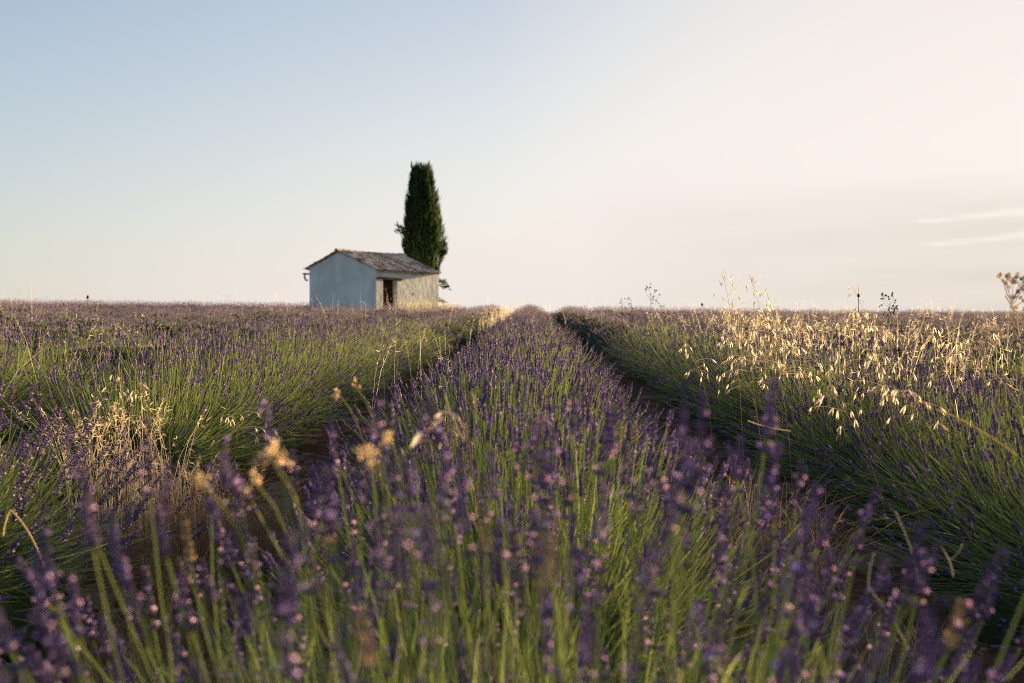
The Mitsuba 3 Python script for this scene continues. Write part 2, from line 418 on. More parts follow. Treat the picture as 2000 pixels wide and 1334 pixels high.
FINE = []
for s in range(18):
    h_, L_ = fine_spike(500 + s)
    m_, c_ = h_.mesh()
    FINE.append((mikit.ply(m_, 'bloom_material', smooth=True, color=c_), L_))


def turn_to(d, spin):
    """A rotation matrix whose z axis is d."""
    a = np.cross(d, [0.3, 0.9, 0.1])
    a /= np.linalg.norm(a)
    b = np.cross(d, a)
    c, s = math.cos(spin), math.sin(spin)
    return np.stack([c * a + s * b, c * b - s * a, d], 1)


def pose(p, d, spin, scale):
    m = np.eye(4)
    m[:3, :3], m[:3, 3] = turn_to(d, spin) * scale, p
    return T(m)


def near_bush(x, y, n, R, H, label, seed, most, tmax=78, keep=lambda p: p[:, 1] > -9):
    key = numbered('lavender_bush')
    tag(key, label, 'lavender bush')
    rng = np.random.default_rng(seed)
    off = np.array([x, y, float(ground_z(x, y)) - 0.02])
    p0, p1, p2 = stem_field(rng, n, R, H, tmax=tmax, spread=0.55, ragged=0.33)
    p1 += rng.normal(0, 0.035, p1.shape) * [1, 1, 0.4]
    ok = keep(p2 + off)
    p0, p1, p2 = p0[ok], p1[ok], p2[ok]
    n = len(p0)
    d = unit(p2 - p1 + [0, 0, 0.05])
    fol = bush_heaps(rng, 10, R, H, 0)[0]
    m, c = shifted(fol, off)
    scene[key + '__foliage'] = mikit.ply(m, 'leaf_material', smooth=True, color=c)
    labels[key + '__foliage'] = {'kind': 'stuff'}
    st = Heap()
    a0, a1, a2 = stem_field(rng, int(2.0 * n), (R[0] * 0.97, R[1] * 0.97), H * 0.85, tmax=82, spread=0.55, ragged=0.36)
    a1 += rng.normal(0, 0.03, a1.shape) * [1, 1, 0.3]
    ok = keep(a2 + off)
    st.add(ribbons((a0 + (a2 - a0) * 0.2 + off)[ok], (a1 + off)[ok], (a2 + off)[ok], rng.uniform(0.0009, 0.0017, ok.sum()), 5, rng), np.repeat(shade_of(rng, STEM, ok.sum()) * 1.3, 12, 0))
    st.add(tubes(p0 + off, p1 + off, p2 + off, rng.uniform(0.0010, 0.0015, n), rng.uniform(0.0007, 0.0010, n), 7, 4, rng), np.repeat(shade_of(rng, STEM, n), 32, 0))
    nb = n * 2
    pick, tt = rng.integers(0, n, nb), rng.uniform(0.2, 0.75, (nb, 1))
    s = (1 - tt) ** 2 * p0[pick] + 2 * tt * (1 - tt) * p1[pick] + tt ** 2 * p2[pick] + off
    e = s + unit(d[pick] + rng.normal(0, 0.35, (nb, 3))) * rng.uniform(0.03, 0.065, (nb, 1))
    st.add(ribbons(s, (s + e) / 2 + [0, 0, 0.004], e, np.full(nb, 0.0018), 2, rng), np.repeat(shade_of(rng, STEM, nb) * 0.9, 6, 0))
    st.put(key + '__stem', 'leaf_material', True)
    labels[key + '__stem'] = {'kind': 'stuff'}
    depth = (p2 + off)[:, 1]
    order = np.argsort(np.where(depth > 0.3, depth, 99))
    rest = Heap()
    for j, i in enumerate(order):
        ply, L = FINE[rng.integers(0, len(FINE))]
        w = pose(p2[i] + off, d[i], rng.uniform(0, 6.28), rng.uniform(0.9, 1.3))
        if j < most:
            scene[f'{key}__flower_spike' + (f'_{j:03d}' if j else '')] = {**ply, 'to_world': w}
        else:
            import meshkit
            v, f, _, _, c = meshkit.WRITTEN[ply['filename']]
            M = np.array(w.matrix)
            rest.add((v @ M[:3, :3].T + M[:3, 3], f), c)
    if rest.n:
        rest.put(f'{key}__bloom', 'bloom_material', True)
        labels[f'{key}__bloom'] = {'kind': 'stuff'}
    return key


near_bush(-0.02, 0.98, 1150, (0.82, 0.64), 0.75, 'lavender bush nearest the camera, its large blurred flower spikes filling the foreground', 41, 300, keep=lambda p: (p[:, 1] > 0.50) & (p[:, 2] < 0.755))
near_bush(-1.72, 2.72, 820, (0.82, 0.66), 0.67, 'lavender bush by itself in front of the dry grass in the left row', 42, 0)


# ------------------------------------------------------------------ the field beyond, and the rows beside: too many bushes to count
def field():
    rng = np.random.default_rng(77)
    variants = []
    for v in range(5):
        R, H = (rng.uniform(0.74, 0.86), rng.uniform(0.48, 0.60)), rng.uniform(0.62, 0.70)
        fol, st, sp, _ = bush_heaps(np.random.default_rng(300 + v), 620, R, H, 1, bloom=(1.05, 0.95, 0.85, 0.65, 0.5)[v])
        variants.append(('mid', fol, st, sp))
    for v in range(5):
        R, H = (rng.uniform(0.74, 0.86), rng.uniform(0.48, 0.60)), rng.uniform(0.62, 0.70)
        fol, st, sp, _ = bush_heaps(np.random.default_rng(400 + v), 230, R, H, 2, bloom=(1.05, 0.95, 0.85, 0.7, 0.5)[v])
        variants.append(('far', fol, st, sp))
    for g, (_, fol, st, sp) in enumerate(variants):
        for part, heap, mat in (('foliage', fol, 'leaf_material'), ('stem', st, 'leaf_material'), ('flower_spike', sp, 'bloom_material')):
            m, c = heap.mesh()
            scene[f'field_bush_{part}_shapes_{g}'] = {'type': 'shapegroup', 'bush': mikit.ply(m, mat, smooth=part != 'stem', color=c)}
    num = 0
    for k in range(-34, 30):
        y = -1.0
        while y < 52.0:
            y += 0.63 + rng.uniform(-0.08, 0.12)
            x = row_x(k, y) + rng.uniform(-0.08, 0.08)
            left, right = -0.53 * y - 2.6, 0.53 * y + 4.2
            if not left < x < right or (k in (-1, 0, 1) and y < 15.1) or y < 0.9 and abs(k) < 2:
                continue
            if (x > -10.0 and x < -2.3 and y > 39.2 and hut_near(x, y)):
                continue
            g = rng.integers(0, 5) + (0 if y < 7.5 else 5)
            s = rng.uniform(0.80, 1.07)
            w = T().translate([x, y, float(ground_z(x, y)) - 0.02]).rotate([0, 0, 1], float(rng.choice([0, 180]) + rng.uniform(-20, 20))).scale([s, s, s * rng.uniform(0.94, 1.05)])
            num += 1
            for part in ('foliage', 'stem', 'flower_spike'):
                scene[f'lavender_field__{part}__{num:04d}'] = {'type': 'instance', 'to_world': w, 'shapes': {'type': 'ref', 'id': f'field_bush_{part}_shapes_{g}'}}
    tag('lavender_field', 'lavender bushes merging into one purple field out to the horizon', kind='stuff')


# hut axes: corner nearest the camera, u along the ridge away to the right, v along the gable away to the left
HUT_M = np.array([-5.59, 41.0])
HUT_U, HUT_V = np.array([0.65, 0.76]) / math.hypot(0.65, 0.76), np.array([-0.76, 0.65]) / math.hypot(0.65, 0.76)


def hut_near(x, y):
    q = np.array([x, y]) - HUT_M
    return -0.9 < q @ HUT_U < 4.6 and -0.9 < q @ HUT_V < 5.2


field()


# ------------------------------------------------------------------ the hut
def hut():
    key = 'farm_hut'
    tag(key, 'small whitewashed farm hut with a clay tiled roof at the far edge of the field', 'hut')
    zg = 0.45
    W = T(np.array([[HUT_U[0], HUT_V[0], 0, HUT_M[0]], [HUT_U[1], HUT_V[1], 0, HUT_M[1]], [0, 0, 1, zg], [0, 0, 0, 1.0]]))
    LEN, WID, EF, EB, AP, AV = 3.65, 4.36, 2.17, 2.36, 2.99, 2.38          # length, width, eaves front and back, apex height and place

    def add(name, mesh, mat, smooth=False, label=None):
        k = put(f'{key}__{name}', mesh, mat, smooth, to_world=W)
        if label:
            labels[k] = {'label': label}
        return k

    import shapely.geometry as sg

    def wall(poly, depth, frame, name, label):
        m = trimesh.creation.extrude_polygon(poly, depth, engine='earcut')
        m.apply_transform(frame)
        add(name, m, 'plaster_material', label=label)

    TH = 0.38
    # gable walls: polygon in (v, z), extruded along u
    gp = sg.Polygon([(0, -0.4), (WID, -0.4), (WID, EB), (WID - 0.9, EB + 0.27), (AV, AP), (0, EF)])
    F = np.array([[0, 0, 1, 0], [1, 0, 0, 0], [0, 1, 0, 0], [0, 0, 0, 1.0]])
    wall(gp, TH, F, 'gable_wall', 'shaded blue grey gable wall')
    F2 = F.copy(); F2[0, 3] = LEN - TH
    wall(gp, TH, F2, 'gable_wall', None)
    # front wall with door opening and a small hole: polygon in (u, z), extruded along v
    D0, D1, DT = 0.37, 1.19, 1.80
    fp = sg.box(TH + 0.003, -0.4, LEN - TH - 0.003, EF - 0.03)
    fp = fp.difference(sg.box(D0, -0.5, D1, DT)).difference(sg.Point(2.09, 1.21).buffer(0.065))
    fp = fp if fp.geom_type == 'Polygon' else max(fp.geoms, key=lambda g: g.area)
    G = np.array([[1, 0, 0, 0], [0, 0, 1, 0.004], [0, 1, 0, 0], [0, 0, 0, 1.0]])
    wall(fp, TH - 0.03, G, 'front_wall', 'sunlit cream front wall')
    G2 = G.copy(); G2[1, 3] = WID - TH
    wall(sg.box(TH + 0.003, -0.4, LEN - TH - 0.003, EB - 0.03), TH - 0.004, G2, 'back_wall', None)
    dark = box(1.95, 2.25, TH - 0.08, TH - 0.03, 1.05, 1.36)  # dark block closing the hole, its colour standing in for the shade inside
    add('vent_hole', dark, 'wood_material')
    # door of upright boards, set deep in the opening
    for i in range(4):
        x0 = D0 + 0.006 + i * 0.202
        put(f'{key}__door__board', box(x0, x0 + 0.196, 0.27 + 0.004 * (i % 2), 0.31, -0.1, DT - 0.01), 'wood_material', to_world=W)
    put(f'{key}__door__rail', box(D0 + 0.03, D1 - 0.03, 0.25, 0.268, 1.42, 1.54), 'wood_material', to_world=W)
    put(f'{key}__door__rail', box(D0 + 0.03, D1 - 0.03, 0.25, 0.268, 0.52, 0.64), 'wood_material', to_world=W)
    put(f'{key}__door__latch', box(D1 - 0.16, D1 - 0.11, 0.235, 0.249, 0.95, 1.05), 'zinc_material', to_world=W)
    lint = box(0.03, 1.45, -0.045, 0.22, DT - 0.005, DT + 0.085)
    lint = lint.subdivide().subdivide()
    v = np.array(lint.vertices)
    v[:, 2] += 0.045 * (0.75 - v[:, 0]) * 0.8 + 0.025 * (nfbm(v * 4.0, 3, 2) - 0.5) - 0.03 * (v[:, 0] - 0.75) ** 2
    add('lintel', trimesh.Trimesh(v, lint.faces, process=False), 'old_wood_material', label='weathered wooden lintel over the doorway')
    # roof: two deck slabs, then rows of half round clay tiles laid over each other, crowned by ridge tiles
    rng = np.random.default_rng(9)
    OV = 0.02

    def prof(v):                         # height of the deck along the gable; the old roof sags a little
        front = EF + (AP - EF) * (v / AV)
        back = np.interp(v, [AV, WID - 0.9, WID, WID + 0.3], [AP, EB + 0.27, EB, EB - 0.10])
        return np.where(v < AV, front, back)

    def sag(u, v):
        return -0.035 * np.sin(np.pi * np.clip(u / LEN, 0, 1)) - 0.10 * np.clip(u / LEN, 0, 1) * 0.35 + 0.03 * (nfbm(np.stack([u * 0.9, v * 0.9, u * 0], -1), 2, 6) - 0.5)

    for a, b in ((-0.08, AV), (AV, WID + 0.2)):
        uu, vv = np.meshgrid(np.linspace(-OV, LEN + OV, 20), np.linspace(a, b, 12))
        top = prof(vv) + sag(uu, vv) + 0.03
        h, w = uu.shape
        i = np.arange(h * w).reshape(h, w)
        q = np.stack([i[:-1, :-1], i[:-1, 1:], i[1:, 1:], i[1:, :-1]], -1).reshape(-1, 4)
        vt = np.stack([uu, vv, top], -1).reshape(-1, 3)
        vb = vt - [0, 0, 0.022]
        edge = np.concatenate([i[0, :], i[1:, -1], i[-1, -2::-1], i[-2:0:-1, 0]])
        e2 = np.roll(edge, -1)
        sides = np.stack([edge, edge + h * w, e2 + h * w, e2], -1)
        add('roof__deck', (np.vstack([vt, vb]), np.vstack([q, q[:, ::-1] + h * w, sides])), 'tile_material_1')

    def half_tube(r0, r1, length, n=6, thick=0.014):
        a = np.linspace(0.06 * np.pi, 0.94 * np.pi, n + 1)
        rings = []
        for y, r in ((0, r0), (length, r1)):
            rings.append(np.stack([r * np.cos(a), 0 * a + y, r * np.sin(a) * 0.9], -1))
            rings.append(np.stack([(r - thick) * np.cos(a), 0 * a + y, (r - thick) * np.sin(a) * 0.9], -1))
        o0, i0, o1, i1 = (np.arange(n + 1) + k * (n + 1) for k in range(4))
        f = []
        for p, q in ((o0, o1), (i1, i0), (i0, o0), (o1, i1)):
            f.append(np.stack([p[:-1], p[1:], q[1:], q[:-1]], -1))
        return np.vstack(rings), np.vstack(f)

    shapes = [half_tube(0.088 * s, 0.070 * s, 0.44) for s in (1.0, 1.06, 0.95)]
    plys = [[mikit.ply(m, f'tile_material_{k}', smooth=50) for k in range(4)] for m in shapes]
    step_u, count = 0.192, 20

    def lay(u, v, dv, flip, name):
        z0, z1 = float(prof(np.array(v)) + sag(np.array(u), np.array(v))), float(prof(np.array(v + dv)) + sag(np.array(u), np.array(v + dv)))
        y = unit(np.array([rng.normal(0, 0.02), dv, z1 - z0]))
        x = unit(np.cross(y, [0, 0, 1.0]))
        z = np.cross(x, y)
        m = np.eye(4)
        m[:3, 0], m[:3, 1], m[:3, 2] = x, y, z * (-1 if flip else 1)
        if flip:
            m[:3, 0] = -x
        m[:3, 3] = np.array([u + rng.normal(0, 0.008), v, z0]) + z * (0.075 if flip else 0.048) + z * abs(rng.normal(0, 0.006)) - y * 0.03
        k = numbered(f'{key}__roof__{name}')
        scene[k] = {**plys[rng.integers(0, 3)][rng.choice(4, p=[0.34, 0.3, 0.16, 0.2])], 'to_world': T(np.array(W.matrix) @ m)}

    nr = 7
    for c in range(count):
        u = -0.03 + c * step_u * 0.985
        for r in range(nr):              # front slope, from the eave upward
            lay(u, -0.13 + r * (AV + 0.07) / nr + rng.normal(0, 0.012), 0.36, False, 'roof_tile')
    for c in range(count - 1):
        lay(-0.03 + (c + 0.5) * step_u * 0.985, -0.11, 0.36, True, 'channel_tile')
    for c in range(count):
        u = -0.03 + c * step_u * 0.985
        for r in range(6):
            lay(u, WID + 0.22 - r * (WID + 0.2 - AV) / 6 + rng.normal(0, 0.012), -0.36, False, 'roof_tile')
    for c in range(11):                  # ridge
        u = -0.14 + c * 0.36
        m = np.eye(4)
        m[:3, 0], m[:3, 1], m[:3, 2] = [0, -1, 0], [1, 0, 0], [0, 0, 1]
        m[:3, 3] = [u, AV, AP + float(sag(np.array(u), np.array(AV))) + 0.055 + rng.normal(0, 0.008)]
        k = numbered(f'{key}__roof__ridge_tile')
        m2 = m.copy(); m2[:3, :3] = m[:3, :3] * 1.35
        m2[:3, 1] = m[:3, 1]
        scene[k] = {**plys[0][rng.integers(0, 4)], 'to_world': T(np.array(W.matrix) @ m2)}
    # gutter along the back eave, seen end on, with a bend of pipe below it
    a = np.linspace(np.pi, 2 * np.pi, 9)
    ring = np.stack([0.075 * np.cos(a), 0.075 * np.sin(a)], -1)
    inner = ring * 0.9
    sec = sg.Polygon(np.vstack([ring, inner[::-1]]))
    g = trimesh.creation.extrude_polygon(sec, LEN + 0.24, engine='earcut')
    g.apply_transform(np.array([[0, 0, 1, -0.12], [1, 0, 0, WID + 0.26], [0, 1, 0, EB - 0.20], [0, 0, 0, 1.0]]))
    add('gutter', g, 'zinc_material')
    n = 8
    path = np.array([[-0.06, WID + 0.26, EB - 0.27], [-0.06, WID + 0.26, EB - 0.40], [-0.06, WID + 0.20, EB - 0.50], [-0.06, WID + 0.07, EB - 0.53]])
    pipe = trimesh.creation.sweep_polygon(sg.Point(0, 0).buffer(0.042, quad_segs=3), path, engine='earcut')
    add('downpipe', pipe, 'zinc_material')


hut()


# ------------------------------------------------------------------ the cypress
def cypress():
    key = 'cypress_tree'
    tag(key, 'tall dark cypress tree standing behind the hut', 'cypress tree')
    rng = np.random.default_rng(5)
    Y = 47.2
    base = at(826, 600, Y)
    base[2] = float(ground_z(base[0], base[1]))
    topz = at(822, 318, Y)[2]
    H = topz - base[2]
    m = trimesh.creation.cylinder(radius=0.17, height=H * 0.8, sections=12)
    v = np.array(m.vertices)
    v[:, 2] += H * 0.4
    v[:, :2] *= (1 - 0.8 * v[:, 2:] / (H * 0.85))
    put(key + '__trunk', (v + base, np.array(m.faces)), 'bark_material', True)
    s = Y / FPX
    # half widths in pixels (left, right) of the axis x = 826 px against the row of the photograph
    rows = [318, 330, 350, 380, 420, 460, 490, 520, 545, 575, 596]
    lw = np.array([4, 11, 18, 25, 31, 34, 35, 33, 29, 22, 8])
    rw = np.array([2, 8, 15, 22, 31, 36, 38, 33, 28, 22, 8])
    zz = np.array([at(0, r, Y)[2] for r in rows])[::-1]

    def half(z, left):
        return np.interp(z, zz, (lw if left else rw)[::-1] * s)

    fol = Heap()
    G0, G1 = np.array([0.028, 0.054, 0.028]), np.array([0.095, 0.135, 0.050])

    def sprays(p, d, ln, tone):
        """Feathery upright sprays: each a fan of small blades about the direction d."""
        n = len(p)
        for j in range(7):
            o = rng.normal(0, 0.34, (n, 3))
            e_d = unit(d + o * (0.2 + 0.09 * j))
            st = p + d * (ln * rng.uniform(0, 0.55, n))[:, None]
            e = st + e_d * (ln * rng.uniform(0.4, 0.75, n))[:, None]
            fol.add(ribbons(st, (st + e) / 2 + o * 0.01, e, rng.uniform(0.012, 0.026, n), 2, rng), np.repeat((G0 + (G1 - G0) * (tone * rng.uniform(0.5, 1.4, (n, 1))).clip(0, 1.3)), 6, 0))

    n = 5200
    z = rng.uniform(zz[0], zz[-1] - 0.5, n)
    ph = rng.uniform(0, 2 * np.pi, n)
    cx = np.cos(ph)
    # leaders: the crown is made of upright columns with furrows between them
    lob = 1 + 0.14 * np.cos(7 * ph + 1.2 * np.sin(z * 1.1)) + 0.10 * (nnoise(np.stack([np.cos(ph) * 2, np.sin(ph) * 2, z * 1.3], -1), 8) - 0.5) * 2
    r = np.where(cx < 0, half(z, True), half(z, False)) * lob * (1 - 0.55 * rng.uniform(0, 1, n) ** 3) - 0.05
    p = np.stack([base[0] + r * cx, base[1] + r * np.sin(ph), z], -1)
    d = unit(np.stack([cx * 0.22, np.sin(ph) * 0.22, np.ones(n)], -1) + rng.normal(0, 0.10, (n, 3)))
    sprays(p, d, rng.uniform(0.28, 0.56, n), rng.uniform(0, 1, (n, 1)) ** 1.5)
    # ragged leader tips at the top
    for px, py, k in ((805, 317, 60), (812, 322, 50), (823, 316, 70), (833, 319, 60), (838, 316, 50), (845, 330, 50), (829, 326, 50), (818, 326, 50)):
        tip = at(px, py, Y + rng.uniform(-0.2, 0.2))
        dz = rng.uniform(0.12, 1.0, k)
        q = tip - np.stack([rng.normal(0, 0.07, k) * dz, rng.normal(0, 0.07, k) * dz, dz], -1)
        sprays(q, unit(np.stack([rng.normal(0, 0.1, k), rng.normal(0, 0.1, k), np.ones(k)], -1)), rng.uniform(0.10, 0.18, k), rng.uniform(0, 1, (k, 1)))
    fol.put(key + '__crown', 'leaf_material', False)
    core = trimesh.creation.cylinder(radius=1, height=1, sections=24).subdivide().subdivide()
    v = np.array(core.vertices)
    rr = np.hypot(v[:, 0], v[:, 1])
    zc = zz[0] + (v[:, 2] + 0.5) * (zz[-1] - 0.7 - zz[0])
    a = np.arctan2(v[:, 1], v[:, 0])
    hw = np.where(np.cos(a) < 0, half(zc, True), half(zc, False)) * (0.80 + 0.10 * np.cos(7 * a + 1.2 * np.sin(zc * 1.1)))
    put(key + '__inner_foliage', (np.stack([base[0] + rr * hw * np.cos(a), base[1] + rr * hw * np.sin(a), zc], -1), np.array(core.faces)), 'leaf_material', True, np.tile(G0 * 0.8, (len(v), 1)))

    # boughs that stand out of the crown
    for px0, py0, px1, py1, k in ((812, 478, 778, 441, 60), (810, 462, 776, 452, 36), (858, 512, 871, 490, 60), (856, 505, 866, 497, 30), (838, 540, 868, 553, 50), (836, 550, 873, 561, 60), (834, 582, 866, 590, 40)):
        a0, a1 = at(px0, py0, Y), at(px1, py1, Y)
        b = Heap()
        b.add(tubes(a0[None], ((a0 + a1) / 2 - [0, 0, 0.06])[None], a1[None], np.array([0.02]), np.array([0.006]), 5, 5, rng), np.array([0.06, 0.045, 0.03]))
        fol = b
        t = rng.uniform(0.3, 1.0, k)[:, None] ** 0.6
        q = a0 + (a1 - a0) * t + rng.normal(0, 0.05, (k, 3))
        sprays(q, unit((a1 - a0) * 1.2 + np.array([0, 0, 0.35]) + rng.normal(0, 0.2, (k, 3))), rng.uniform(0.10, 0.2, k), rng.uniform(0, 1, (k, 1)))
        b.put(key + '__bough', 'leaf_material', False)


cypress()


# ------------------------------------------------------------------ wild oats, weeds and dry grass among the lavender
STRAW = np.array([[0.70, 0.63, 0.53], [0.64, 0.54, 0.43], [0.76, 0.71, 0.63], [0.56, 0.45, 0.34]])


def spikelet_mesh(seed):
    """A hanging wild oat spikelet along +z: two open papery glumes, a floret between them and two bent awns."""
    rng = np.random.default_rng(seed)
    h = Heap()
    L, w = rng.uniform(0.021, 0.027), rng.uniform(0.0026, 0.0034)
    for side in (-1, 1):
        a = side * rng.uniform(0.10, 0.24)
        t = np.array([0, 0.18, 0.45, 0.75, 1.0])
        ww = w * np.array([0.25, 0.85, 1.0, 0.6, 0.02])
        x = side * 0.0006 + np.sin(a) * t * L + side * 0.0018 * np.sin(np.pi * t)
        v = np.stack([np.stack([x - side * ww * 0.5, -ww, t * L], -1), np.stack([x + side * ww * 0.35, 0 * t, t * L], -1), np.stack([x - side * ww * 0.5, ww, t * L], -1)], 1).reshape(-1, 3)
        f = []
        for k in range(4):
            for j in range(2):
                p = 3 * k + j
                f += [[p, p + 1, p + 4], [p, p + 4, p + 3]]
        h.add((v, np.array(f)), STRAW[rng.integers(0, 3)] * rng.uniform(0.9, 1.1))
    for k in range(2):
        s = np.array([[0, 0, L * 0.3]])
        m = np.array([[rng.normal(0, 0.002), rng.normal(0, 0.002), L * 1.1]])
        e = m + np.array([[rng.normal(0, 0.007), rng.normal(0, 0.007), rng.uniform(0.012, 0.02)]])
        h.add(tubes(s, m, e, np.array([0.0009]), np.array([0.0002]), 3, 3, rng), STRAW[3] * 0.7)
    return h


SPIKELETS = []
for s_ in range(6):
    m_, c_ = spikelet_mesh(60 + s_).mesh()
    SPIKELETS.append(mikit.ply(m_, 'straw_material', smooth=True, color=c_))


def wild_oat(px, py, Y, n, label, seed, spread=1.0, group=None, droop=1.0, low=0.30, size=1.0, leaves=1):
    """A dry wild oat whose head reaches the pixel (px, py) of the photograph at the distance Y."""
    rng = np.random.default_rng(seed)
    key = numbered('wild_oat')
    tag(key, label, 'wild oat', group)
    top = at(px, py, Y)
    lean = 0.30 if px > 1590 else 0.12 if px > 1300 else 0.0
    gx, gy = top[0] + rng.normal(0, 0.05) + lean, Y + rng.normal(0, 0.05) + lean * 0.6
    base = np.array([gx, gy, float(ground_z(gx, gy)) - 0.02])
    ctrl = np.array([base[0] * 0.8 + top[0] * 0.2, base[1], base[2] * 0.35 + top[2] * 0.65]) + np.array([rng.normal(0, 0.03), rng.normal(0, 0.03), 0])
    st = Heap()
    st.add(tubes(base[None], ctrl[None], top[None], np.array([0.0012]), np.array([0.0006]), 14, 5, rng), STRAW[1] * 0.75)
    for k in range(leaves):                              # withered leaf blades on the stalk
        t = rng.uniform(0.15, 0.35)
        p = (1 - t) ** 2 * base + 2 * t * (1 - t) * ctrl + t ** 2 * top
        e = p + np.array([rng.normal(0, 0.1), rng.normal(0, 0.1), rng.uniform(-0.02, 0.12)])
        st.add(ribbons(p[None], ((p + e) / 2 + [0, 0, 0.07])[None], e[None], np.array([0.0028]), 5, rng), STRAW[0] * 0.8)
    for j in range(n):
        u = rng.uniform(1 - low, 0.995) if j else 1.0
        t = u
        p = (1 - t) ** 2 * base + 2 * t * (1 - t) * ctrl + t ** 2 * top
        a = rng.uniform(0, 2 * np.pi)
        reach = rng.uniform(0.015, 0.06) * spread * (1.3 - u) / 0.45
        e = p + np.array([np.cos(a) * reach, np.sin(a) * reach, rng.uniform(-0.01, 0.035) - 0.015 * droop])
        st.add(tubes(p[None], ((p + e) / 2 + [0, 0, 0.018])[None], e[None], np.array([0.0005]), np.array([0.0004]), 4, 3, rng), STRAW[1] * 0.9)
        d = unit(np.array([np.cos(a) * 0.4, np.sin(a) * 0.4, -0.9 if rng.uniform() < droop else 0.9]) + rng.normal(0, 0.22, 3))
        k = numbered(f'{key}__spikelet')
        scene[k] = {**SPIKELETS[rng.integers(0, 6)], 'to_world': pose(e, d, rng.uniform(0, 6.28), rng.uniform(0.7, 1.25) * size)}
    st.put(f'{key}__stalk', 'straw_material', True)


OATS = [
    (1411, 536, 3.3, 22, 'dry wild oat with a narrow upright head against the sky, leftmost of the tall ones', 0.7, 0.35, 0.30),
    (1462, 537, 3.25, 20, 'dry wild oat with a tall loose head against the sky, right of the narrow one', 1.0, 0.7, 0.34),
    (1497, 571, 3.4, 9, 'short bare wild oat tip just right of the two tallest oats', 0.5, 0.3, 0.2),
    (1440, 604, 3.2, 22, 'full drooping wild oat head at the skyline beneath the narrow tall oat', 1.5, 1.0, 0.30),
    (1478, 606, 3.1, 24, 'full drooping wild oat head at the skyline beneath the loose tall oat', 1.6, 1.0, 0.32),
    (1425, 640, 3.0, 16, 'bright wild oat head hanging below the skyline on the left of the oat clump', 1.3, 1.0, 0.28),
    (1500, 640, 3.1, 16, 'bright wild oat head hanging below the skyline on the right of the oat clump', 1.3, 1.0, 0.28),
    (1340, 676, 3.6, 9, 'small pale wild oat bent over the left edge of the right row', 1.2, 1.0, 0.2),
    (1562, 628, 3.0, 13, 'wild oat with spikelets strung out, between the oat clump and the big hanging head', 1.1, 1.0, 0.25),
    (1598, 655, 2.9, 9, 'sparse wild oat with a few spikelets low among lavender flowers', 1.0, 1.0, 0.2),
    (1668, 612, 2.8, 16, 'big hanging wild oat head with long white spikelets right of the strung-out oat', 1.2, 1.0, 0.26),
    (1696, 606, 2.9, 14, 'wild oat head touching the big hanging one on its right', 1.0, 1.0, 0.26),
    (1706, 690, 2.5, 14, 'low white wild oat tuft below the two joined oat heads', 1.2, 1.0, 0.2),
    (1812, 632, 2.7, 10, 'wild oat with spread white spikelets near the brown umbel', 1.3, 1.0, 0.2),
    (1882, 652, 2.5, 14, 'wild oat with a wide flat fan of spikelets near the brown umbel', 1.8, 1.0, 0.2),
    (1612, 752, 2.3, 9, 'low wild oat bent over the dry thatch in the right gap', 1.2, 1.0, 0.2),
    (1745, 752, 2.2, 11, 'low cream wild oat tuft in front of the right row', 1.2, 1.0, 0.2),
    (1668, 566, 3.6, 4, 'thin wild oat stalk with few spikelets against the sky beside the thistle bud', 0.8, 0.6, 0.2),
    (908, 838, 1.25, 3, 'blurred wild oat with a few pale spikelets over the middle row', 1.0, 1.0, 0.06),
    (452, 812, 3.6, 12, 'arching wild oat with hanging spikelets over the dry grass patch', 2.2, 1.0, 0.22),
    (222, 742, 3.8, 8, 'small white wild oat standing in the dry grass patch on the left', 1.0, 1.0, 0.16),
    (268, 752, 3.9, 8, 'small white wild oat at the back of the dry grass patch', 1.0, 1.0, 0.16),
]
for i_, (px, py, Y, n, label, spread, droop, low) in enumerate(OATS):
    wild_oat(px, py, Y * 1.36 if px > 1300 else Y, int(n * 1.8) if px > 1300 else n, label, 700 + i_, spread=spread * 1.5, droop=droop, low=low * (1.35 if px > 1300 else 1), size=1.0 if px > 1300 else 1.0, leaves=int(px < 1300))


